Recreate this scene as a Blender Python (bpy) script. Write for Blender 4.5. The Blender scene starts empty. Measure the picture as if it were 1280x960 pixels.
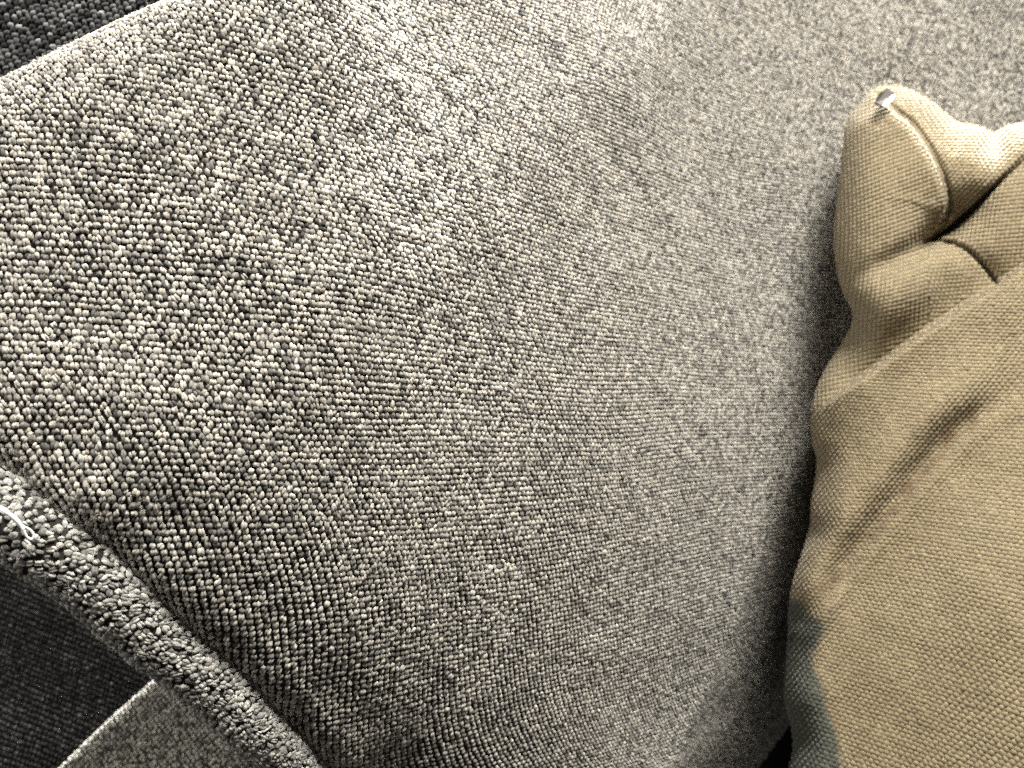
import bpy, math
import numpy as np
from mathutils import Matrix, Vector

rng = np.random.default_rng(11)
sc = bpy.context.scene
COL = sc.collection

# ------------------------------------------------------------------ frame
# Working frame: millimetres, x right, y up, z towards the viewer (the phone is
# at the origin).  U is the real "up" in that frame; everything is turned so that
# U becomes world +Z and scaled to metres.
F = 1000.0                       # focal length in photo pixels (1280 wide)
U = np.array([0.35, 0.45, 0.82]); U /= np.linalg.norm(U)
Xw = np.cross(np.array([0., 1., 0.]), U); Xw /= np.linalg.norm(Xw)
Yw = np.cross(U, Xw)
R = np.stack([Xw, Yw, U])        # rows: world axes in the working frame
OFF = np.array([0.0, 0.0, 0.0])
SC = 0.001


def W(p):
    """working frame (mm) -> world (m)"""
    return (np.asarray(p, dtype=float) @ R.T) * SC + OFF


def px(x, y, d):
    """a point seen at photo pixel x, y at depth d (mm)"""
    x = np.asarray(x, float); y = np.asarray(y, float); d = np.asarray(d, float)
    return np.stack([(x - 640) / F * d, (480 - y) / F * d, -d], -1)


def to_px(p):
    d = -p[..., 2]
    return 640 + F * p[..., 0] / d, 480 - F * p[..., 1] / d


OFF = np.array([0, 0, 0]) - np.array([0, 0, (px(60, 830, 330.0) @ R.T)[2] * SC])   # seat top at z = 0

# ------------------------------------------------------------------ camera
cam = bpy.data.cameras.new("camera")
cam.sensor_width = 36.0
cam.lens = 36.0 * F / 1280.0
cam.clip_start = 0.005
cam.clip_end = 20
cam.dof.use_dof = True
cam.dof.focus_distance = 0.140
cam.dof.aperture_fstop = 26.0
camo = bpy.data.objects.new("camera", cam)
M = Matrix(R.tolist()).to_4x4()
M.translation = Vector(W([0, 0, 0]).tolist())
camo.matrix_world = M
COL.objects.link(camo)
sc.camera = camo

# ------------------------------------------------------------------ light
world = bpy.data.worlds.new("World"); sc.world = world; world.use_nodes = True
bg = world.node_tree.nodes["Background"]
bg.inputs[0].default_value = (1.0, 0.94, 0.86, 1); bg.inputs[1].default_value = 0.10


def area(name, pos, target, size, size_y, power, color):
    l = bpy.data.lights.new(name, 'AREA'); l.shape = 'RECTANGLE'
    l.size = size; l.size_y = size_y; l.energy = power; l.color = color
    o = bpy.data.objects.new(name, l)
    p = Vector(W(pos).tolist()); t = Vector(W(target).tolist())
    o.location = p
    o.rotation_euler = (t - p).to_track_quat('-Z', 'Y').to_euler()
    COL.objects.link(o)
    return o


area("window_light", (330, 800, -735), (80, 0, -220), 0.30, 0.30, 190.0, (1.0, 0.98, 0.94))
area("room_light", (175, 640, 115), (-30, 0, -160), 0.26, 0.26, 14.5, (1.0, 0.96, 0.88))
area("far_room_light", (-520, 400, 40), (-80, -20, -170), 0.5, 0.5, 4.5, (1.0, 0.955, 0.875))

vs = sc.view_settings
vs.view_transform = 'Standard'; vs.look = 'None'; vs.gamma = 1; vs.exposure = 0
vs.use_curve_mapping = False
sc.render.engine = 'CYCLES'
sc.cycles.max_bounces = 5
sc.cycles.diffuse_bounces = 3
sc.cycles.use_denoising = False


# ------------------------------------------------------------------ helpers
def tag(o, label=None, category=None, kind=None):
    if label: o["label"] = label
    if category: o["category"] = category
    if kind: o["kind"] = kind
    return o


def empty(name, p_mm):
    o = bpy.data.objects.new(name, None)
    o.empty_display_size = 0.02
    o.location = W(p_mm).tolist()
    COL.objects.link(o)
    return o


def mesh(name, V, faces, mat, parent=None, col=None, loc=None, smooth=True):
    """faces: list of int arrays (n,3) or (n,4); V in the working frame (mm)"""
    me = bpy.data.meshes.new(name)
    Vw = W(V)
    if parent is not None:
        Vw = Vw - np.array(parent_world(parent))
    faces = [np.asarray(f, dtype=np.int32) for f in faces if len(f)]
    nl = sum(f.size for f in faces); npoly = sum(len(f) for f in faces)
    me.vertices.add(len(Vw)); me.vertices.foreach_set("co", Vw.astype(np.float32).ravel())
    me.loops.add(nl); me.loops.foreach_set("vertex_index", np.concatenate([f.ravel() for f in faces]))
    me.polygons.add(npoly)
    tot = np.concatenate([np.full(len(f), f.shape[1], np.int32) for f in faces])
    st = np.concatenate([[0], np.cumsum(tot)[:-1]]).astype(np.int32)
    me.polygons.foreach_set("loop_start", st)
    me.polygons.foreach_set("loop_total", tot)
    me.update(calc_edges=True)
    me.polygons.foreach_set("use_smooth", np.full(npoly, smooth))
    if col is not None:
        a = me.attributes.new("yarn", 'FLOAT_COLOR', 'POINT')
        c = np.ones((len(Vw), 4), np.float32); c[:, :3] = col
        a.data.foreach_set("color", c.ravel())
    if loc is not None:
        a = me.attributes.new("fibre", 'FLOAT_VECTOR', 'POINT')
        a.data.foreach_set("vector", np.asarray(loc, np.float32).ravel())
    me.validate()
    me.materials.append(mat)
    o = bpy.data.objects.new(name, me)
    COL.objects.link(o)
    if parent is not None:
        o.parent = parent
    return o


def parent_world(o):
    l = np.array(o.location)
    return l if o.parent is None else l + parent_world(o.parent)


def unit(v):
    return v / np.maximum(np.linalg.norm(v, axis=-1, keepdims=True), 1e-9)


def grid_faces(nu, nv):
    i = np.arange(nu - 1)[:, None] * nv + np.arange(nv - 1)[None]
    i = i.ravel()
    return np.stack([i, i + nv, i + nv + 1, i + 1], -1)


def smooth_noise(x, y, seed, octaves=1):
    """cheap smooth 2-D value noise in -1..1"""
    out = np.zeros(np.broadcast(x, y).shape); amp = 1; tot = 0
    for o in range(octaves):
        g = np.random.default_rng(seed + o * 17).uniform(-1, 1, (64, 64))
        xi = np.floor(x).astype(int); yi = np.floor(y).astype(int)
        fx = x - xi; fy = y - yi
        fx = fx * fx * (3 - 2 * fx); fy = fy * fy * (3 - 2 * fy)
        a = g[xi % 64, yi % 64]; b = g[(xi + 1) % 64, yi % 64]
        c = g[xi % 64, (yi + 1) % 64]; d = g[(xi + 1) % 64, (yi + 1) % 64]
        out += amp * ((a * (1 - fx) + b * fx) * (1 - fy) + (c * (1 - fx) + d * fx) * fy)
        tot += amp; amp *= 0.5; x = x * 2.03; y = y * 2.03
    return out / tot


def sstep(a, b, x):
    t = np.clip((x - a) / (b - a), 0, 1)
    return t * t * (3 - 2 * t)


# one yarn float: a rounded little pillow (x across, y along the yarn, z out)
def float_template(seg=8, rings=(0.0, 0.5, 0.85)):
    v = []; f4 = []; f3 = []
    for k, t in enumerate(rings):
        th = t * math.pi / 2
        for s in range(seg):
            a = 2 * math.pi * s / seg
            r = math.cos(th)
            z = math.sin(th) ** 1.25
            v.append((r * math.cos(a), r * math.sin(a), z if k else -0.45))
    v.append((0, 0, 1.0))
    for k in range(len(rings) - 1):
        for s in range(seg):
            f4.append((k * seg + s, k * seg + (s + 1) % seg, (k + 1) * seg + (s + 1) % seg, (k + 1) * seg + s))
    k = len(rings) - 1
    for s in range(seg):
        f3.append((k * seg + s, k * seg + (s + 1) % seg, len(v) - 1))
    return np.array(v), np.array(f4), np.array(f3)


NEAR = float_template(8, (0.0, 0.5))
FAR = float_template(6, (0.0, 0.6))
PLY = float_template(6, (0.0, 0.5))


def floats(P, T, N, across, along, high, colr, twist=0.35, tmpl=None, wob=0.11):
    """many yarn floats: P centre, T direction of the yarn, N outward; returns arrays for mesh()"""
    TV, TF4, TF3 = tmpl or NEAR
    n = len(P); k = len(TV)
    N = unit(N); T = unit(T - N * (T * N).sum(-1, keepdims=True)); B = np.cross(T, N)
    x = TV[None, :, 0] * across[:, None] + twist * TV[None, :, 1] * across[:, None] * 0.35
    y = TV[None, :, 1] * along[:, None]
    z = TV[None, :, 2] * high[:, None]
    V = P[:, None, :] + x[..., None] * B[:, None] + y[..., None] * T[:, None] + z[..., None] * N[:, None]
    off = (np.arange(n) * k)[:, None, None]
    f4 = (TF4[None] + off).reshape(-1, 4); f3 = (TF3[None] + off).reshape(-1, 3)
    wob = rng.normal(0, wob, (n, k)) * across[:, None]
    V = V + wob[..., None] * B[:, None] + (rng.normal(0, 0.10, (n, k)) * high[:, None])[..., None] * N[:, None]
    C = np.repeat(colr, k, axis=0)
    rnd = rng.uniform(0, 400, (n, 1))
    L = np.stack([x, y, z + rnd], -1).reshape(-1, 3)
    return V.reshape(-1, 3), f4, f3, C, L


def plies(P, T, N, across, along, high, colr, col2, ang=0.5):
    """split every float into two twisted plies with their own shade; returns doubled arrays"""
    N = unit(N); T = unit(T - N * (T * N).sum(-1, keepdims=True)); B = np.cross(T, N); n = len(P)
    a = ang + rng.normal(0, 0.18, (n, 1))
    T2 = T * np.cos(a) + B * np.sin(a); B2 = np.cross(T2, N)
    o = (0.44 * across * rng.normal(1, 0.15, n))[:, None]; l = rng.normal(0, 0.10, (n, 1)) * along[:, None]
    dz = rng.normal(0, 0.12, (n, 1)) * high[:, None]
    Pn = np.concatenate([P + B2 * o + T * l + N * dz, P - B2 * o - T * l - N * dz])
    T3 = np.concatenate([unit(T2 + 0.5 * T), unit(T2 + 0.5 * T)])
    r = lambda q, f: np.concatenate([q, q]) * f * rng.normal(1, 0.10, 2 * n)
    return (Pn, T3, np.concatenate([N + 0.22 * B2, N - 0.22 * B2]), r(across, 0.66), r(along, 0.98), r(high, 1.0),
            np.concatenate([colr, col2]))


def jitter_frames(T, N, at, an):
    n = len(T)
    N2 = unit(unit(N) + rng.normal(0, an, (n, 3)))
    B = np.cross(unit(T), unit(N))
    a = rng.normal(0, at, (n, 1))
    return unit(T) * np.cos(a) + B * np.sin(a), N2


def fuzz(P, N, n, length, rad, spread, colr):
    """n thin curved fibres standing out of the yarn, three-sided"""
    idx = rng.integers(0, len(P), n)
    p0 = P[idx]; d = unit(N[idx] * 0.6 + rng.normal(0, spread, (n, 3)))
    bend = rng.normal(0, 0.7, (n, 3)); L = length * rng.uniform(0.4, 1.5, (n, 1))
    k = 4; pts = []
    for s in range(k):
        t = s / (k - 1)
        pts.append(p0 + d * L * t + bend * L * t * t * 0.6)
    V = np.zeros((n, k, 3, 3))
    sd = unit(np.cross(d, rng.normal(0, 1, (n, 3)))); up = np.cross(d, sd)
    for s in range(k):
        r = rad * (1 - 0.6 * s / (k - 1))
        for q in range(3):
            a = q * 2 * math.pi / 3
            V[:, s, q] = pts[s] + r * (math.cos(a) * sd + math.sin(a) * up)
    fs = []
    for s in range(k - 1):
        for q in range(3):
            fs.append((s * 3 + q, s * 3 + (q + 1) % 3, (s + 1) * 3 + (q + 1) % 3, (s + 1) * 3 + q))
    fs = (np.array(fs)[None] + (np.arange(n) * k * 3)[:, None, None]).reshape(-1, 4)
    C = np.repeat(colr[idx] if len(colr) == len(P) else np.tile(colr, (n, 1)), k * 3, axis=0)
    return V.reshape(-1, 3), fs, C


# ------------------------------------------------------------------ materials
def fabric(name, base=None, bump=0.25, streak=(0.55, 1.25), rough=0.9, sheen=0.25, scale=5.0, speck=0.0):
    m = bpy.data.materials.new(name); m.use_nodes = True
    nt = m.node_tree; b = nt.nodes["Principled BSDF"]
    b.inputs["Roughness"].default_value = rough
    b.inputs["Specular IOR Level"].default_value = 0.25
    b.inputs["Sheen Weight"].default_value = sheen
    b.inputs["Sheen Roughness"].default_value = 0.45
    at = nt.nodes.new("ShaderNodeAttribute"); at.attribute_name = "fibre"
    mp = nt.nodes.new("ShaderNodeMapping"); mp.inputs["Scale"].default_value = (scale, scale * 0.45, scale)
    mp.inputs["Rotation"].default_value = (0, 0, 0.5)
    nz = nt.nodes.new("ShaderNodeTexNoise"); nz.inputs["Scale"].default_value = 1.0
    nz.inputs["Detail"].default_value = 3; nz.inputs["Roughness"].default_value = 0.65
    nt.links.new(at.outputs["Vector"], mp.inputs["Vector"])
    nt.links.new(mp.outputs["Vector"], nz.inputs["Vector"])
    mr = nt.nodes.new("ShaderNodeMapRange")
    mr.inputs["From Min"].default_value = 0.3; mr.inputs["From Max"].default_value = 0.7
    mr.inputs["To Min"].default_value = streak[0]; mr.inputs["To Max"].default_value = streak[1]
    nt.links.new(nz.outputs["Fac"], mr.inputs["Value"])
    mx = nt.nodes.new("ShaderNodeMix"); mx.data_type = 'RGBA'; mx.blend_type = 'MULTIPLY'
    mx.inputs["Factor"].default_value = 1.0
    if base is None:
        ca = nt.nodes.new("ShaderNodeAttribute"); ca.attribute_name = "yarn"
        nt.links.new(ca.outputs["Color"], mx.inputs[6])
    else:
        mx.inputs[6].default_value = (*base, 1)
    nt.links.new(mr.outputs["Result"], mx.inputs[7])
    nt.links.new(mx.outputs[2], b.inputs["Base Color"])
    bp = nt.nodes.new("ShaderNodeBump"); bp.inputs["Strength"].default_value = bump
    bp.inputs["Distance"].default_value = 0.0002
    nt.links.new(nz.outputs["Fac"], bp.inputs["Height"])
    nt.links.new(bp.outputs["Normal"], b.inputs["Normal"])
    return m


M_GREY = fabric("grey_heather_yarn", bump=0.6, streak=(0.3, 1.35), scale=4.5)
M_GROUND = fabric("dark_ground_yarn", base=(0.026, 0.024, 0.022), sheen=0.1)
M_DARK = fabric("charcoal_yarn", bump=0.4, streak=(0.45, 1.4), sheen=0.15)
M_DARKG = fabric("charcoal_ground_yarn", base=(0.008, 0.008, 0.009), sheen=0.05)
M_TAN = fabric("tan_canvas_yarn", bump=0.3, streak=(0.85, 1.1), sheen=0.2)
M_TANG = fabric("tan_canvas_ground", bump=0.2, streak=(0.85, 1.1), sheen=0.1)
M_FIB = fabric("loose_fibre", bump=0.0, streak=(0.9, 1.1), sheen=0.2)
M_WHITE = fabric("white_cotton_thread", base=(0.85, 0.85, 0.86), bump=0.2, streak=(0.9, 1.05))

# ------------------------------------------------------------------ big grey cushion
# carrier plane through three sighted points, then hump, rolled edge and seam roll
PITCH = 1.4
nn = np.array([0.00636, 0.00071, 0.00598])        # outward normal (z towards viewer)
nn = nn / np.linalg.norm(nn)
O = px(350, 480, 128.0)
e2 = np.array([0., 1., 0.]) - nn * nn[1]; e2 /= np.linalg.norm(e2)
e1 = np.cross(e2, nn)                              # right and away


def flat_ab(x, y):
    r = px(x, y, 1.0); q = r * ((O @ nn) / (r @ nn)) - O
    return np.array([q @ e1, q @ e2])


_s0 = flat_ab(190, 590); _s1 = flat_ab(640, 190)       # crest of a swell added so its slope shades a darker diagonal band
_sm = unit(np.array([(_s1 - _s0)[1], -(_s1 - _s0)[0]]))


def hump(a, b):
    h = -0.0075 * np.clip(26 - a, 0, None) ** 2
    h = h - np.where(b < 0, 0.0036, 0.0013) * b * b * (1 / (1 + np.clip(a - 40, 0, None) / 42))
    h = h + 3.6 * np.exp(-((((a - _s0[0]) * _sm[0] + (b - _s0[1]) * _sm[1])) / 20.0) ** 2)
    h = h + 0.0022 * np.clip(a - 120, 0, 260) ** 2
    h = h + 0.55 * smooth_noise(a / 26 + 7, b / 22 + 3, 5, 2) + 0.16 * smooth_noise(a / 7, b / 7, 9)
    return h


def plane_ab(x, y):
    """where the sight line through photo pixel x, y meets the cushion's humped surface, in carrier-plane coordinates"""
    r = px(x, y, 1.0); h = 0.0; t0 = (O @ nn) / (r @ nn)
    for _ in range(60):
        t = (O @ nn + h) / (r @ nn)
        q = r * t - O
        a, b = float(q @ e1), float(q @ e2)
        h = 0.7 * h + 0.3 * float(hump(np.array([a]), np.array([b]))[0])
    return np.array([a, b])


def line(p, q, inside):
    """in-plane line through p and q; positive distance is away from `inside`"""
    d = unit(q - p); m = np.array([d[1], -d[0]])
    if (inside - p) @ m > 0: m = -m
    return p, d, m


cen = np.array([40.0, 0.0])
RL = line(plane_ab(1012, 540), plane_ab(866, 890), cen); R_RL = 9.0
UL = line(plane_ab(0, 190), plane_ab(240, 65), cen); R_UL = 11.0
LL = line(plane_ab(0, 513), plane_ab(420, 893), cen); R_LL = 5.0


def roll(a, b, ln, rad, tmax):
    p, d, m = ln
    w = (a - p[0]) * m[0] + (b - p[1]) * m[1]
    th = np.clip(w / rad, 0, tmax)
    rest = np.clip(w - tmax * rad, 0, None)
    w2 = np.where(w > 0, rad * np.sin(th) + rest * math.cos(tmax), w)
    drop = np.where(w > 0, rad * (1 - np.cos(th)) + rest * math.sin(tmax), 0)
    return a + (w2 - w) * m[0], b + (w2 - w) * m[1], drop


def cover(a, b):
    a = np.asarray(a, float); b = np.asarray(b, float)
    a1, b1, d1 = roll(a, b, LL, R_LL, 1.35)
    a2, b2, d2 = roll(a1, b1, UL, R_UL, 2.2)
    a2, b2, d3 = roll(a2, b2, RL, R_RL, 0.28)
    d2 = d2 + d3 * sstep(20, -10, b)
    # soft shoulder into the seam, puckered along its length
    p, d, m = LL
    w = (a - p[0]) * m[0] + (b - p[1]) * m[1]
    l = (a - p[0]) * d[0] + (b - p[1]) * d[1]
    dip = 1.5 * np.exp(-(np.clip(-w, 0, None) / 7.0) ** 2) * (1 + 0.6 * smooth_noise(l / 9, l * 0, 3))
    h = hump(a2, b2) - d1 - d2 - dip
    return O + a2[..., None] * e1 + b2[..., None] * e2 + h[..., None] * nn


def frame_of(fn, a, b, eps=0.4):
    P = fn(a, b)
    Ta = (fn(a + eps, b) - fn(a - eps, b)); Tb = (fn(a, b + eps) - fn(a, b - eps))
    N = unit(np.cross(Ta, Tb))
    return P, Ta, Tb, N


cushion = empty("grey_cushion", px(420, 520, 150))
tag(cushion, "large light grey tweed cushion with a piped edge, filling the picture", "cushion")

# ground cloth under the floats, with the underside of the cushion behind it
A = np.concatenate([np.arange(-75, 130, 1.6), np.arange(130, 400, 4.0)])
Bv = np.arange(-150, 190, 1.8)
ga, gb = np.meshgrid(A, Bv, indexing='ij')
p, d, m = LL; wl = (ga - p[0]) * m[0] + (gb - p[1]) * m[1]
lim = R_LL * 1.35 + 1.0
over = np.clip(wl - lim, 0, None)                  # cloth stops inside the seam
ga = ga - over * m[0]; gb = gb - over * m[1]
p, d, m = UL; wu = (ga - p[0]) * m[0] + (gb - p[1]) * m[1]
over = np.clip(wu - (R_UL * 2.2 + 4), 0, None)
ga = ga - over * m[0]; gb = gb - over * m[1]
Pg = cover(ga, gb)
Pg = Pg - frame_of(cover, ga, gb)[3] * 0.30
nu, nv = ga.shape
V = Pg.reshape(-1, 3); fg = grid_faces(nu, nv)
idx = np.arange(nu * nv).reshape(nu, nv)
rim = np.concatenate([idx[:, 0], idx[-1, 1:], idx[-2::-1, -1], idx[0, -2:0:-1]])
back = px(900, 430, 560.0)
Vs = [V]; prev = rim; base = len(V); extra = []
for k, t in enumerate((0.25, 0.5, 0.75, 1.0)):
    ring = V[rim] * (1 - t) + back * t + np.array([0.15, 0.0, -1.0]) * 60 * math.sin(t * math.pi * 0.5) * (1 - t)
    Vs.append(ring); cur = base + k * len(rim) + np.arange(len(rim))
    extra.append(np.stack([prev, np.roll(prev, -1), np.roll(cur, -1), cur], -1)); prev = cur
V2 = np.concatenate(Vs)
mesh("cover", V2, [fg] + extra, M_GROUND, cushion, loc=V2)

# fabric lattice: columns lean, rows dip slightly, both wander
PA, PB = 1.26, 1.04


def lattice(a, b):
    """ideal lattice coordinates -> carrier-plane coordinates, with bias stretch"""
    lean = 0.62 * b + 18 * np.exp(-((b + 75) / 34.0) ** 2) * 0.9
    aa = a - lean
    bb = b - 0.10 * aa * (1 / (1 + np.abs(aa) / 150))
    aa = aa + 1.5 * smooth_noise(a / 40, b / 40, 21) + 0.12 * smooth_noise(a / 4.5, b / 9, 22)
    bb = bb + 1.5 * smooth_noise(a / 40 + 9, b / 40, 23) + 0.12 * smooth_noise(a / 9, b / 4.5, 24)
    return np.interp(aa, _arc, _ag), bb


_ag = np.linspace(-140, 600, 3000)                 # equal yarn spacing along the curved cloth, not its shadow on the plane
_hp = 2 * 0.0075 * np.clip(26 - _ag, 0, None)
_arc = np.concatenate([[0], np.cumsum(np.sqrt(1 + _hp[1:] ** 2) * np.diff(_ag))])
_arc = _arc - np.interp(26.0, _ag, _arc) + 26.0
ii = np.arange(-210, 430); jj = np.arange(-160, 210)
I, J = np.meshgrid(ii, jj, indexing='ij')
a, b = lattice(I * PA, J * PB)
I = I.ravel(); J = J.ravel(); a = a.ravel(); b = b.ravel()
a = a + rng.normal(0, 0.075, a.shape); b = b + rng.normal(0, 0.06, b.shape)
w1 = (a - LL[0][0]) * LL[2][0] + (b - LL[0][1]) * LL[2][1]
w2 = (a - UL[0][0]) * UL[2][0] + (b - UL[0][1]) * UL[2][1]
P, Ta, Tb, N = frame_of(cover, a, b)
u, v = to_px(P)
face = -(unit(P) * N).sum(-1)
keep = (w1 < lim) & (w2 < R_UL * 2.0) & (u > -80) & (u < 1360) & (v > -80) & (v < 1040) & (face > -0.35)
keep &= ~((u > 1110) & (v > 330)) & (P[:, 2] < -60)
I, J, a, b, P, Ta, Tb, N = [q[keep] for q in (I, J, a, b, P, Ta, Tb, N)]
n = len(I)
# direction of the columns on the surface
dl = 0.5
a0, b0 = lattice(I * PA, J * PB - dl); a1, b1 = lattice(I * PA, J * PB + dl)
Tc = cover(a1, b1) - cover(a0, b0)
a0, b0 = lattice(I * PA - dl, J * PB); a1, b1 = lattice(I * PA + dl, J * PB)
Tr = cover(a1, b1) - cover(a0, b0)
odd = ((I + J) % 2).astype(bool)
T = np.where(odd[:, None], unit(Tr) * 0.3 + unit(Tc) * 0.9, Tc)
T, N2 = jitter_frames(T, N, 0.11, 0.08)
slubc = 1 + 0.10 * smooth_noise(I * 0.93, J * 0.11, 31); slubr = 1 + 0.10 * smooth_noise(I * 0.11, J * 0.93, 32)
ac = np.where(odd, 0.54, 0.52) * slubc * rng.normal(1, 0.10, n)
al = np.where(odd, 0.60, 0.69) * slubr * rng.normal(1, 0.10, n)
hi = np.where(odd, 0.21, 0.27) * rng.normal(1, 0.14, n)


def heather(n, light=(0.72, 0.683, 0.61), dark=(0.10, 0.095, 0.09), p_dark=0.06, warm=0.012, run=None):
    t = rng.beta(3.0, 1.5, n)
    if run is not None: t = np.clip(t + 0.22 * run, 0, 1)
    t = np.where(rng.random(n) < p_dark, t * 0.35, t)
    c = np.array(dark)[None] * (1 - t[:, None]) + np.array(light)[None] * t[:, None]
    return c * (1 + rng.normal(0, warm, (n, 1)) * np.array([1.0, 0.2, -1.0]))


cols = heather(n)
P2 = P + N * rng.normal(0, 0.05, (n, 1))
col2 = cols * rng.normal(0.95, 0.22, (n, 1)).clip(0.3, 1.25)
sw = rng.random(n) < 0.13; col2[sw] = cols[sw] * 0.28
near = P[:, 2] > -172
for nm in ("weave", "far_weave"):
    sel = near if nm == "weave" else ~near
    arr = (P2[sel], T[sel], N2[sel], ac[sel], al[sel], hi[sel], cols[sel])
    if nm == "weave": arr = plies(*arr, col2[sel])
    Vn, f4, f3, C, L = floats(*arr, tmpl=PLY if nm == "weave" else FAR, twist=0.0)
    weave = mesh(nm, Vn, [f4, f3], M_GREY, cushion, col=C, loc=L)
    tag(weave, kind="stuff")
Vf, ff, Cf = fuzz(P2 + N * hi[:, None] * 0.8, N, 6000, 0.9, 0.022, 0.55, cols)
fz = mesh("fuzz", Vf, [ff], M_FIB, cushion, col=Cf, loc=Vf); tag(fz, kind="stuff")
print("grey floats", n)

# piping: the rolled, covered cord along the near edge
pp, pd, pm = LL
R_P = 5.2


def pipe_axis(l):
    l = np.asarray(l, float)
    w = R_LL * 0.98 + 3.9 + 0.5 * smooth_noise(l / 14, l * 0, 55)
    a = pp[0] + pd[0] * l + pm[0] * w; b = pp[1] + pd[1] * l + pm[1] * w
    h = hump(a, b) - 5.9 + 0.5 * smooth_noise(l / 17, l * 0 + 4, 56)
    return O + a[..., None] * e1 + b[..., None] * e2 + h[..., None] * nn


def pipe(l, ang):
    l = np.asarray(l, float); ang = np.asarray(ang, float)
    c = pipe_axis(l); t = unit(pipe_axis(l + 0.5) - pipe_axis(l - 0.5))
    s = unit(np.cross(t, np.broadcast_to(nn, t.shape))); s = s * np.sign((s * (pm[0] * e1 + pm[1] * e2)).sum(-1, keepdims=True))
    up = unit(nn - t * (t @ nn)[..., None])
    r = R_P * np.interp(l, [0, 75], [1.12, 0.86]) * (1 + 0.05 * smooth_noise(l / 6, ang * 1.2 + 20, 57) + 0.03 * smooth_noise(l / 2.4, ang * 3 + 20, 58))
    return c + r[..., None] * (np.cos(ang)[..., None] * s + np.sin(ang)[..., None] * up)


l0 = -45.0; l1 = float(np.linalg.norm(plane_ab(420, 893) - plane_ab(0, 513))) + 70
lg, ag = np.meshgrid(np.arange(l0, l1, 0.8), np.linspace(-math.pi, math.pi, 41), indexing='ij')
Pp = pipe(lg, ag)
Np = unit(Pp - pipe_axis(lg))
Vp = (Pp - Np * 0.30).reshape(-1, 3)
piping = mesh("piping", Vp, [grid_faces(*lg.shape)[:, ::-1]], M_GROUND, cushion, loc=Vp)
na = int(2 * math.pi * R_P / 1.0); nlg = int((l1 - l0) / 1.12)
Ip, Jp = np.meshgrid(np.arange(nlg), np.arange(na), indexing='ij')
Ip = Ip.ravel(); Jp = Jp.ravel(); n = len(Ip)
lp = l0 + (Ip + 0.5 * (Jp % 2)) * 1.12 + rng.normal(0, 0.2, n)
ap = (Jp + rng.normal(0, 0.16, n)) / na * 2 * math.pi - math.pi
P = pipe(lp, ap); N = unit(P - pipe_axis(lp))
T = unit(pipe(lp + 0.4, ap + 0.1) - pipe(lp - 0.4, ap - 0.1))
T, N2 = jitter_frames(T, N, 0.5, 0.10)
cols = heather(n, light=(0.66, 0.645, 0.60), p_dark=0.14)
hi = 0.30 * rng.normal(1, 0.28, n)
arr = plies(P, T, N2, 0.53 * rng.normal(1, 0.18, n), 0.64 * rng.normal(1, 0.2, n), hi, cols, heather(n, light=(0.66, 0.645, 0.60), p_dark=0.25), 0.7)
Vn, f4, f3, C, L = floats(*arr, tmpl=PLY, twist=0.0, wob=0.14)
pw = mesh("piping_weave", Vn, [f4, f3], M_GREY, piping, col=C, loc=L); tag(pw, kind="stuff")
Vf, ff, Cf = fuzz(P + N * 0.3, N, 5000, 0.65, 0.022, 0.6, cols)
fz = mesh("piping_fuzz", Vf, [ff], M_FIB, piping, col=Cf, loc=Vf); tag(fz, kind="stuff")

# loose white thread with a looped end, on the piping
def tube(path, rad, seg=6):
    path = np.asarray(path, float); k = len(path)
    t = unit(np.gradient(path, axis=0)); ref = np.array([0.3, 0.2, 0.9])
    s = unit(np.cross(t, ref)); q = np.cross(t, s)
    an = np.arange(seg) * 2 * math.pi / seg
    rad = np.broadcast_to(np.asarray(rad, float), (k,))
    V = path[:, None] + rad[:, None, None] * (np.cos(an)[None, :, None] * s[:, None] + np.sin(an)[None, :, None] * q[:, None])
    i = np.arange(k - 1)[:, None] * seg; j = np.arange(seg)[None]
    f = np.stack([i + j, i + (j + 1) % seg, i + seg + (j + 1) % seg, i + seg + j], -1).reshape(-1, 4)
    return V.reshape(-1, 3), f


def spline(pts, m=8):
    pts = np.asarray(pts, float); out = []
    q = np.concatenate([[2 * pts[0] - pts[1]], pts, [2 * pts[-1] - pts[-2]]])
    for i in range(1, len(q) - 2):
        t = np.linspace(0, 1, m, endpoint=False)[:, None]
        out.append(0.5 * (2 * q[i] + (q[i + 1] - q[i - 1]) * t + (2 * q[i - 1] - 5 * q[i] + 4 * q[i + 1] - q[i + 2]) * t ** 2
                          + (3 * q[i] - q[i - 1] - 3 * q[i + 1] + q[i + 2]) * t ** 3))
    return np.concatenate(out + [q[-2:-1]])


# pipe surface depth under a photo pixel (coarse search)
_pv = Pp.reshape(-1, 3); _pu, _pvv = to_px(_pv)


def pipe_depth(x, y):
    dd = (_pu - x) ** 2 + (_pvv - y) ** 2 + np.where(_pv[:, 2] < np.sort(_pv[:, 2])[0], 1e9, 0)
    k = np.argsort(dd)[:12]
    return -_pv[k, 2].max()


def on_pipe(pts, lift):
    return np.array([px(x, y, pipe_depth(x, y) - lift - l) for x, y, l in pts])


thread = empty("loose_thread", px(15, 640, pipe_depth(15, 640) - 1.0))
tag(thread, "loose white thread end with a tiny loop lying on the grey piping", "thread")
for k in range(3):
    o = (k - 1) * 2.2
    pth = spline(on_pipe([(-60, 618 + o, .3), (-20, 628 + o * 1.3, .5), (4, 638 - o, .8), (18, 648 + o * 0.8, .7), (30, 661 - o * 0.4, .4)], 1.3))
    V, f = tube(pth, 0.28); mesh("strand", V, [f], M_WHITE, thread, loc=V)
pth = spline(on_pipe([(27, 657, .5), (36, 661, .5), (42, 668, .4), (40, 674, .3), (34, 671, .4), (28, 659, .5)], 1.3))
V, f = tube(pth, 0.17); mesh("loop", V, [f], M_WHITE, thread, loc=V)


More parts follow.
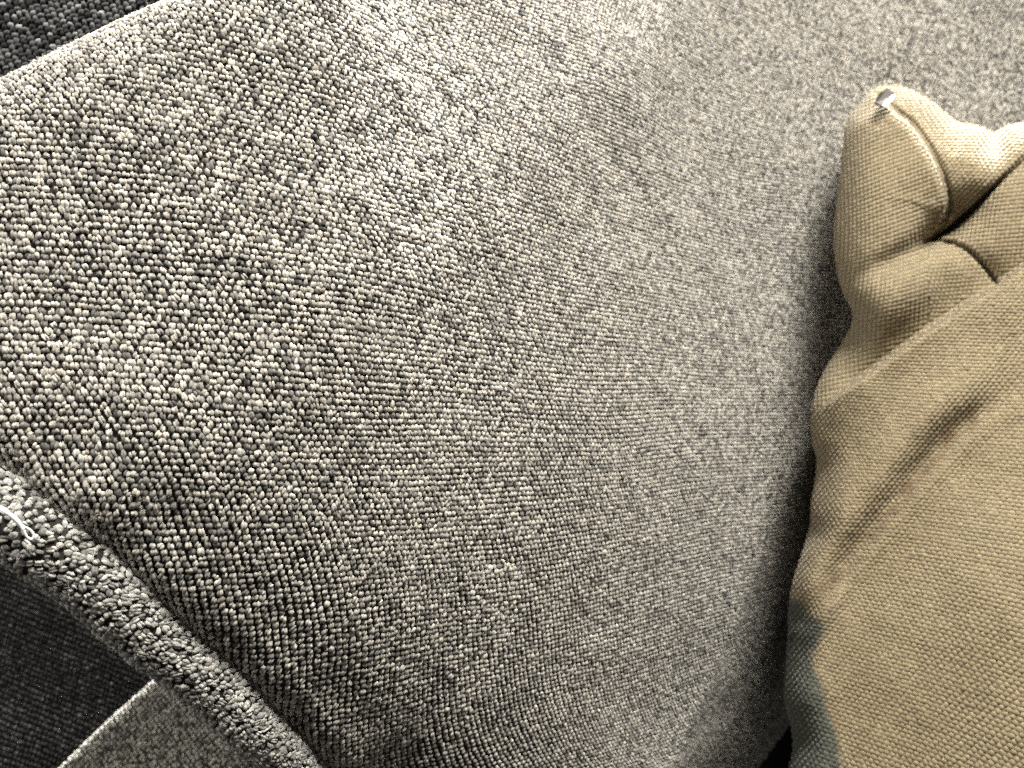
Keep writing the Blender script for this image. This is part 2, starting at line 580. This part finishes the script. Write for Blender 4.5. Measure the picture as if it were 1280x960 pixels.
# ------------------------------------------------------------------ sofa: charcoal upholstery
def sheet_weave(name, pts, pitch, skew, parent, mat_y, mat_g, light, dark, fill, bounds, seed, rough=0.6, belly=0.0):
    """a woven upholstery panel through three sighted points pts = [(x, y, depth)*3]; first->second is the row direction"""
    A0, A1, A2 = [px(*q) for q in pts]
    r1 = unit(A1 - A0); nrm = unit(np.cross(r1, A2 - A0)); nrm = nrm * (1 if nrm[2] > 0 else -1)
    r2 = np.cross(nrm, r1)
    a0, a1, b0, b1 = bounds

    def fn(a, b):
        h = rough * smooth_noise(a / 30 + 3, b / 30 + 5, seed, 2) - belly * (b * b) / 1000.0
        return A0 + a[..., None] * r1 + b[..., None] * r2 + h[..., None] * nrm
    ga, gb = np.meshgrid(np.arange(a0, a1, 3.0), np.arange(b0, b1, 3.0), indexing='ij')
    Vg = (fn(ga, gb) - nrm * 0.35).reshape(-1, 3)
    # a solid pad: the woven face plus a back face and rim
    nb = len(Vg); nu, nv = ga.shape
    Vb = Vg - nrm * 30.0
    idx = np.arange(nb).reshape(nu, nv)
    rim = np.concatenate([idx[:, 0], idx[-1, 1:], idx[-2::-1, -1], idx[0, -2:0:-1]])
    fr = np.stack([rim, np.roll(rim, -1), np.roll(rim, -1) + nb, rim + nb], -1)
    fg = grid_faces(nu, nv)
    panel = mesh(name, np.concatenate([Vg, Vb]), [fg, fr, fg[:, ::-1] + nb], mat_g, parent, loc=np.concatenate([Vg, Vb]))
    I, J = np.meshgrid(np.arange(int(a0 / pitch), int(a1 / pitch)), np.arange(int(b0 / (pitch * 0.85)), int(b1 / (pitch * 0.85))), indexing='ij')
    I = I.ravel(); J = J.ravel(); n = len(I)
    a = I * pitch + skew * J * pitch + 0.5 * smooth_noise(I / 9., J / 9., seed + 3) + rng.normal(0, 0.13, n)
    b = J * pitch * 0.85 + 0.5 * smooth_noise(I / 9., J / 9., seed + 4) + rng.normal(0, 0.11, n)
    k = (a > a0) & (a < a1); a = a[k]; b = b[k]; I = I[k]; J = J[k]
    P = fn(a, b); u, v = to_px(P)
    k = (u > -160) & (u < 1440) & (v > -160) & (v < 1110) & (P[:, 2] < -50)
    k &= fill(u, v)
    a, b, P, I, J = [q[k] for q in (a, b, P, I, J)]; n = len(a)
    N = np.tile(nrm, (n, 1)); odd = ((I + J) % 2).astype(bool)
    T = np.where(odd[:, None], r2 + skew * r1, r1)
    T, N = jitter_frames(T, N, 0.12, 0.12)
    t = rng.beta(0.6, 2.6, n)
    t = np.where(odd, t * 0.45, t)
    t = np.clip(t + 0.2 * smooth_noise(I * 0.2, J * 0.9, seed + 6), 0, 1)
    c = np.array(dark)[None] * (1 - t[:, None]) + np.array(light)[None] * t[:, None]
    Vn, f4, f3, C, L = floats(P, T, N, 0.46 * pitch * rng.normal(1, 0.1, n), 0.60 * pitch * rng.normal(1, 0.1, n),
                              0.30 * pitch * rng.normal(1, 0.14, n), c, tmpl=FAR)
    w = mesh(name + "_weave", Vn, [f4, f3], mat_y, panel, col=C, loc=L); tag(w, kind="stuff")
    print(name, n)
    return fn, nrm


sofa = empty("sofa", px(60, 830, 330))
tag(sofa, "charcoal woven sofa showing behind and below the grey cushion", "sofa")
sheet_weave("backrest", [(40, 60, 185), (140, 10, 186), (60, -20, 186)], 1.5, 0.1, sofa, M_DARK, M_DARKG,
            (0.45, 0.45, 0.46), (0.009, 0.009, 0.010), lambda u, v: (u < 420) & (v < 260), (-120, 95, -30, 130), 71)
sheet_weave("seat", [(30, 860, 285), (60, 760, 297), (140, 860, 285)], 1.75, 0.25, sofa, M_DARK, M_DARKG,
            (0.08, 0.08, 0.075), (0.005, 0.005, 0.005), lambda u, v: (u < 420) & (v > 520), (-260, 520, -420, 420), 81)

# second grey cushion, lower down and out of focus
low = empty("lower_cushion", px(200, 930, 262))
tag(low, "blurred grey cushion below the piped edge, bottom left corner", "cushion")
q0, q1, q2 = px(60, 960, 262), px(187, 842, 262), px(330, 985, 232)
r1 = unit(q1 - q0); nr = unit(np.cross(r1, q2 - q0)); nr = nr * (1 if nr[2] > 0 else -1); r2 = np.cross(nr, r1)
if (q2 - q0) @ r2 < 0: r2 = -r2


def lowf(a, b):
    rr = 6.0
    th = np.clip((rr - b) / rr, 0, 1.9)
    bb = np.where(b < rr, rr - rr * np.sin(th), b)
    dr = np.where(b < rr, rr * (1 - np.cos(th)), 0)
    ridge = -0.5 * np.exp(-((b - 12.0) / 4.0) ** 2)
    h = ridge - dr + 0.8 * smooth_noise(a / 14 + 2, b / 14 + 8, 91, 2)
    return q0 + a[..., None] * r1 + bb[..., None] * r2 + h[..., None] * nr


ga, gb = np.meshgrid(np.arange(-70, 80, 1.6), np.arange(-6, 130, 1.6), indexing='ij')
Vg = lowf(ga, gb).reshape(-1, 3); nb = len(Vg); nu, nv = ga.shape
idx = np.arange(nb).reshape(nu, nv)
rim = np.concatenate([idx[:, 0], idx[-1, 1:], idx[-2::-1, -1], idx[0, -2:0:-1]])
back = Vg.mean(0) - nr * 22
Vb = np.concatenate([Vg, Vg[rim] * 0.75 + back * 0.25 - nr * 6, back[None]])
r_ = nb + np.arange(len(rim))
fr = np.stack([rim, np.roll(rim, -1), np.roll(r_, -1), r_], -1)
ft = np.stack([r_, np.roll(r_, -1), np.full(len(rim), len(Vb) - 1)], -1)
mesh("cover", Vb, [grid_faces(nu, nv), fr, ft], M_GROUND, low, loc=Vb)
I, J = np.meshgrid(np.arange(-48, 55), np.arange(-4, 92), indexing='ij'); I = I.ravel(); J = J.ravel(); n = len(I)
a = I * 1.45 + 0.35 * J + rng.normal(0, 0.2, n); b = J * 1.4 + rng.normal(0, 0.2, n)
k = (a > -70) & (a < 78); a = a[k]; b = b[k]; n = len(a)
P, Ta, Tb, N = frame_of(lowf, a, b); N = N * np.sign(N[:, 2:3])
T, N2 = jitter_frames(Tb, N, 0.4, 0.15)
cols = heather(n, light=(0.62, 0.60, 0.52), p_dark=0.12)
Vn, f4, f3, C, L = floats(P, T, N2, 0.68 * rng.normal(1, 0.12, n), 0.82 * rng.normal(1, 0.12, n), 0.4 * rng.normal(1, 0.2, n), cols, tmpl=FAR)
w = mesh("weave", Vn, [f4, f3], M_GREY, low, col=C, loc=L); tag(w, kind="stuff")

# ------------------------------------------------------------------ tan canvas cushion
SIL = np.array([(1420, 118), (1340, 132), (1280, 152), (1258, 157), (1243, 165), (1232, 160), (1215, 155), (1200, 153), (1188, 146),
                (1170, 130), (1150, 117), (1130, 109), (1112, 106), (1098, 108), (1085, 116), (1074, 130), (1062, 145),
                (1056, 165), (1052, 200), (1047, 250), (1043, 295), (1046, 335), (1054, 365), (1064, 385), (1066, 402),
                (1055, 425), (1036, 455), (1023, 480), (1014, 515), (1015, 550), (1021, 575), (1019, 600), (1014, 630),
                (1013, 655), (1003, 690), (992, 725), (986, 760), (985, 800), (981, 850), (981, 880), (988, 905),
                (991, 935), (985, 970), (980, 1050), (1000, 1180), (1500, 1260), (1580, 600), (1540, 200)], float)


def poly_dist(x, y, poly, closed=True):
    """distance to a polyline, the nearest point, and the side (left of direction positive)"""
    Q = np.stack([x, y], -1)
    best = np.full(x.shape, 1e9); near = np.zeros(Q.shape); side = np.zeros(x.shape); tpar = np.zeros(x.shape)
    m = len(poly) if closed else len(poly) - 1
    for i in range(m):
        p0 = poly[i]; p1 = poly[(i + 1) % len(poly)]; dv = p1 - p0; L2 = dv @ dv
        t = np.clip(((Q - p0) @ dv) / L2, 0, 1)
        c = p0 + t[..., None] * dv; dd = np.linalg.norm(Q - c, axis=-1)
        k = dd < best
        best = np.where(k, dd, best); near[k] = c[k]
        s = dv[0] * (Q[..., 1] - p0[1]) - dv[1] * (Q[..., 0] - p0[0])
        side = np.where(k, s, side); tpar = np.where(k, (i + t) / m, tpar)
    return best, near, np.sign(side), tpar


def inside(x, y, poly):
    r = np.zeros(x.shape, bool); j = len(poly) - 1
    for i in range(len(poly)):
        xi, yi = poly[i]; xj, yj = poly[j]
        c = ((yi > y) != (yj > y)) & (x < (xj - xi) * (y - yi) / (yj - yi + 1e-12) + xi)
        r ^= c; j = i
    return r


def sm(pts, m=6):
    p = np.array(pts, float); p3 = np.concatenate([p, np.zeros((len(p), 1))], 1)
    return spline(p3, m)[:, :2]


SILS = np.concatenate([sm(SIL[:44], 4), SIL[44:]])
SEAM = sm([(1100, 120), (1118, 140), (1140, 157), (1163, 190), (1180, 228), (1184, 260), (1167, 298)])
CREASE = sm([(1158, 302), (1182, 290), (1212, 266), (1245, 232), (1290, 192), (1340, 150)])
ARC = sm([(1160, 300), (1185, 303), (1210, 313), (1230, 332), (1246, 354)])
FOLD = sm([(1330, 300), (1290, 326), (1248, 354), (1205, 382), (1160, 412), (1110, 448), (1070, 476), (1030, 505), (1000, 530)])
HEM = sm([(1330, 470), (1270, 492), (1210, 530), (1160, 578), (1110, 640), (1070, 690), (1035, 735), (1005, 775)])


def gauss(x, y, cx, cy, sx, sy, rot=0.0):
    c, s = math.cos(rot), math.sin(rot)
    dx = (x - cx) * c + (y - cy) * s; dy = -(x - cx) * s + (y - cy) * c
    return np.exp(-(dx / sx) ** 2 - (dy / sy) ** 2)


def tan_depth(x, y):
    D = 198 - 0.10 * (x - 1150) - 0.065 * (y - 550)
    r = np.zeros(x.shape)
    # corner lobe, lower lobe and the top roll
    r += 7 * gauss(x, y, 1105, 250, 55, 110, -0.15) + 5 * gauss(x, y, 1110, 375, 60, 50, -0.6)
    r += 6 * gauss(x, y, 1205, 215, 60, 45, 0.2)
    r -= 6 * gauss(x, y, 1240, 175, 16, 30)
    r -= 4 * gauss(x, y, 1130, 320, 60, 16, -0.45)
    r -= 7 * gauss(x, y, 1055, 420, 22, 26)
    dS, _, sS, tS = poly_dist(x, y, SEAM, False)
    end = sstep(0.0, 0.08, tS) * (1 - sstep(0.82, 0.995, tS))
    fS = np.exp(-(dS / 45) ** 2)
    r += np.where(sS > 0, 2.6, -2.6) * sstep(0, 5, dS) * fS * end - 3.0 * np.exp(-(dS / 5.0) ** 2)
    dC, _, sC, tC = poly_dist(x, y, CREASE, False)
    r -= (7 * np.exp(-(dC / 4.0) ** 2) + 4 * np.exp(-(dC / 22.0) ** 2)) * (0.25 + 0.75 * sstep(0, 0.25, tC)) * (1 - 0.75 * sstep(0.35, 0.75, tC))
    dA, _, sA, tA = poly_dist(x, y, ARC, False)
    r -= 3.0 * np.exp(-(dA / 3.0) ** 2) + 1.3 * np.exp(-(dA / 16.0) ** 2)
    dF, _, sF, tF = poly_dist(x, y, FOLD, False)
    fl = sstep(0.0, 0.3, tF) * (1 - sstep(0.72, 0.93, tF))
    r += np.where(sF < 0, 5.5 * np.exp(-(dF / 70.0) ** 2) * sstep(0, 3.5, dF), -4.5 * np.exp(-(dF / 36.0) ** 2) * sstep(0, 6, dF)) * fl
    r -= 2.4 * np.exp(-(dF / 3.5) ** 2) * fl
    dH, _, sH, tH = poly_dist(x, y, HEM, False)
    up = np.where(sH < 0, -dH, dH)           # positive: upper-left side of the channel
    fh = sstep(0.05, 0.35, tH) * (1 - 0.3 * sstep(0.9, 1.0, tH))
    r += fh * (4.8 * np.exp(-((up - 42) / 33.0) ** 2) - 1.5 * np.exp(-((up - 5) / 15.0) ** 2) + 0.9 * np.exp(-((up + 16) / 12.0) ** 2))
    r += 2.0 * gauss(x, y, 1016, 745, 30, 34)
    r -= 3.0 * gauss(x, y, 1010, 590, 26, 18, -0.5) + 3.0 * gauss(x, y, 1012, 668, 20, 14, -0.5)
    r += 1.5 * gauss(x, y, 1000, 870, 20, 34) - 1.5 * gauss(x, y, 1000, 925, 16, 16)
    r += 0.5 * smooth_noise(x / 60, y / 60, 61, 2)
    r += 6 * gauss(x, y, 1300, 800, 220, 300)
    return D - r


def tan_surf(x, y):
    """photo-sighted front of the cushion; points outside the outline wrap round to the back"""
    x = np.asarray(x, float); y = np.asarray(y, float)
    dS, near, _, _ = poly_dist(x, y, SILS, True)
    ins = inside(x, y, SILS)
    xx = np.where(ins, x, near[..., 0]); yy = np.where(ins, y, near[..., 1])
    e = np.where(ins, dS, 0.0)
    re = 46.0
    q = np.clip(1 - e / re, 0, 1)
    D = tan_depth(xx, yy) + 15.0 * (1 - np.sqrt(np.clip(1 - q * q, 0, 1)))
    out = np.where(ins, 0, dS)
    D2 = D + out * 1.3
    cx, cy = 1290.0, 640.0
    pull = np.clip(out / 60.0, 0, 1) ** 1.5 * 0.22
    return px(xx + (cx - xx) * pull, yy + (cy - yy) * pull, D2)


tan = empty("tan_cushion", px(1180, 700, 190))
tag(tan, "tan canvas cushion with folded corner and grey green print, right edge of picture", "cushion")
gx, gy = np.meshgrid(np.concatenate([np.arange(930, 1310, 2.6), np.arange(1310, 1650, 12.0)]),
                     np.concatenate([np.arange(50, 820, 2.6), np.arange(820, 1310, 5.0)]), indexing='ij')
Vt = tan_surf(gx, gy)
dS, _, _, _ = poly_dist(gx, gy, SILS, True); ok = inside(gx, gy, SILS) | (dS < 46)
fg = grid_faces(*gx.shape)
okf = ok.ravel()[fg].all(1); fg = fg[okf][:, ::-1]
used = np.unique(fg); remap = -np.ones(gx.size, int); remap[used] = np.arange(len(used))
Vt = Vt.reshape(-1, 3)[used]; fg = remap[fg]

# print outline (teal patch) in cushion coordinates
PRINT = np.array([(940, 740), (1000, 752), (1008, 768), (1018, 772), (1030, 786), (1022, 806), (1013, 822), (1018, 838), (1026, 856),
                  (1032, 880), (1040, 905), (1048, 930), (1052, 970), (1065, 1040), (1040, 1200), (940, 1200)], float)
PRINTS = sm(PRINT, 4)
TAN = np.array([0.268, 0.218, 0.136]); TEAL = np.array([0.086, 0.092, 0.074])


def tan_colour(x, y, n):
    c = np.tile(TAN, (n, 1)) * (1 + 0.05 * smooth_noise(x / 30, y / 30, 63, 2))[:, None]
    # worn, dirty mark along the channel
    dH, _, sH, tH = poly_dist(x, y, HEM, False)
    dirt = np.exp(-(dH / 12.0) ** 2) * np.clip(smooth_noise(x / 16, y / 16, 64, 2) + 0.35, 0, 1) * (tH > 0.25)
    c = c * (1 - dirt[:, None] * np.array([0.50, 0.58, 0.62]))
    c = c * (1 + 0.10 * smooth_noise(x / 95 + 3, y / 95, 68, 2)[:, None] * np.array([0.8, 1.0, 1.3]))
    dP, _, _, _ = poly_dist(x, y, PRINTS, True)
    sd = np.where(inside(x, y, PRINTS), dP, -dP) + 1.6 * smooth_noise(x / 6, y / 6, 65, 2)
    k = sstep(-6.0, 6.0, sd)[:, None]
    c = c * (1 - k) + k * TEAL * (1 + 0.12 * smooth_noise(x / 12, y / 12, 67, 2))[:, None]
    return c


xs = gx.ravel()[used]; ys = gy.ravel()[used]
body = mesh("canvas", Vt, [fg], M_TANG, tan, col=tan_colour(xs, ys, len(xs)) * 0.6, loc=Vt)

# canvas floats, one lattice per panel, each with its own thread direction
UPPER = np.concatenate([SEAM[::-1], [(1060, 60), (940, 200), (940, 560)], FOLD[::-1][5:18]])
PANELS = [  # (angle of the rows in degrees, pitch across, pitch along, test)
    (38, 1.65, 1.5, lambda x, y, s: (s == 0)),
    (12, 1.5, 1.4, lambda x, y, s: (s == 1)),
    (52, 1.6, 1.45, lambda x, y, s: (s == 2)),
    (4, 1.65, 1.42, lambda x, y, s: (s == 3)),
]


def panel_of(x, y):
    dF, _, sF, tF = poly_dist(x, y, FOLD, False)
    dS, _, sS, tS = poly_dist(x, y, SEAM, False)
    dC, _, sC, tC = poly_dist(x, y, CREASE, False)
    s = np.zeros(x.shape, int)
    right = (sS < 0) & (y < 300)
    s[right & (sC < 0)] = 1
    s[(sC > 0) & (x > 1160)] = 2
    s[(sF < 0)] = 3
    return s


allP = []; lists = []
for pi, (ang, pa, pb, _) in enumerate(PANELS):
    I, J = np.meshgrid(np.arange(-190, 190), np.arange(-190, 190), indexing='ij'); I = I.ravel(); J = J.ravel()
    cA, sA_ = math.cos(math.radians(ang)), math.sin(math.radians(ang))
    ga = (I + 0.5 * (J % 2)) * pa * (0.8 if pi == 3 else 0.9); gb = J * pb * 0.62
    # metric -> photo sight line through the mean cushion plane
    Xm = ga * cA + gb * sA_ + 1.2 * smooth_noise(I / 22., J / 30., 100 + pi); Ym = -ga * sA_ * (-1) * (-1) + gb * cA + 1.2 * smooth_noise(I / 22. + 5, J / 30., 110 + pi)
    x0, y0 = 1160.0, 520.0
    dloc = 196.0
    for _ in range(3):
        x = x0 + Xm * F / dloc; y = y0 - Ym * F / dloc
        dloc = np.clip(198 - 0.10 * (x - 1150) - 0.065 * (y - 550), 120, 260)
    k = (x > 985 - 30) & (x < 1420) & (y > 60) & (y < 1090)
    x = x[k]; y = y[k]; I = I[k]; J = J[k]
    ins = inside(x, y, SILS); dd, _, _, _ = poly_dist(x, y, SILS, True)
    k = ins | (dd < 12)
    x = x[k]; y = y[k]; I = I[k]; J = J[k]
    k = panel_of(x, y) == pi
    x = x[k]; y = y[k]; n = len(x)
    if n == 0: continue
    P = tan_surf(x, y); e = 1.5
    Tx = tan_surf(x + e, y) - tan_surf(x - e, y); Ty = tan_surf(x, y - e) - tan_surf(x, y + e)
    N = np.cross(Tx, Ty); good = np.linalg.norm(N, axis=1) > 1e-4
    P, Tx, Ty, N, x, y = P[good], Tx[good], Ty[good], N[good], x[good], y[good]; n = len(x)
    N = unit(N)
    T = unit(Tx) * math.cos(math.radians(ang + 25)) + unit(Ty) * math.sin(math.radians(ang + 25))
    T, N2 = jitter_frames(T, N, 0.10, 0.04)
    c = tan_colour(x, y, n) * rng.normal(1, 0.06, (n, 1))
    lists.append((P, T, N2, 0.64 * rng.normal(1, 0.07, n), 0.84 * rng.normal(1, 0.07, n), 0.30 * rng.normal(1, 0.10, n), c))
P, T, N2, ac, al, hi, cols = [np.concatenate(q) for q in zip(*lists)]
Vn, f4, f3, C, L = floats(P - N2 * 0.02, T, N2, ac, al, hi, cols, twist=0.2)
w = mesh("canvas_weave", Vn, [f4, f3], M_TAN, body, col=C, loc=L); tag(w, kind="stuff")
print("tan floats", len(P))

# raised stitches along the curved seam of the corner
st = spline(np.concatenate([SEAM, np.zeros((len(SEAM), 1))], 1), 10)[:, :2]
ds = np.concatenate([[0], np.cumsum(np.linalg.norm(np.diff(st, axis=0), axis=1))])
tt = np.arange(16, ds[-1] - 6, 6.2)
sx = np.interp(tt, ds, st[:, 0]); sy = np.interp(tt, ds, st[:, 1])
tx = np.gradient(sx); ty = np.gradient(sy); ln = np.hypot(tx, ty); tx /= ln; ty /= ln
sx = sx - ty * 5.5; sy = sy + tx * 5.5
P = tan_surf(sx, sy); Ts = unit(tan_surf(sx + 1.5 * tx, sy + 1.5 * ty) - tan_surf(sx - 1.5 * tx, sy - 1.5 * ty))
Tx = tan_surf(sx + 1.5, sy) - tan_surf(sx - 1.5, sy); Ty = tan_surf(sx, sy - 1.5) - tan_surf(sx, sy + 1.5)
N = unit(np.cross(Tx, Ty)); n = len(P)
Vn, f4, f3, C, L = floats(P + N * 0.1, Ts, N, np.full(n, 0.42), np.full(n, 0.62) * rng.normal(1, 0.1, n), np.full(n, 0.42), np.tile(TAN * 1.1, (n, 1)))
w = mesh("seam_stitches", Vn, [f4, f3], M_TAN, tan, col=C, loc=L); tag(w, kind="stuff")

# small grey zip end poking out of the seam at the corner
zx = [(1095, 128), (1099, 118), (1109, 110), (1119, 117), (1116, 125), (1105, 133)]
zb = float(tan_depth(np.array([1108.0]), np.array([140.0]))[0])
top = np.array([px(x, y, zb - 2.0 + l) for (x, y), l in zip(zx, (1.5, 0.5, 3.5, 4.5, 0.0, -1.0))])
bot = top + np.array([0, 0, -1.2])
Vz = np.concatenate([top, bot]); k = len(zx)
fz4 = [(i, (i + 1) % k, k + (i + 1) % k, k + i) for i in range(k)]
mz = bpy.data.materials.new("grey_zip_tape"); mz.use_nodes = True
bz = mz.node_tree.nodes["Principled BSDF"]; bz.inputs["Base Color"].default_value = (0.17, 0.155, 0.15, 1); bz.inputs["Roughness"].default_value = 0.55
tri = [(0, i, i + 1) for i in range(1, k - 1)]
mesh("zip_end", Vz, [np.array(fz4), np.array(tri), np.array([(a + k, c + k, b + k) for a, b, c in tri])], mz, tan, smooth=False)
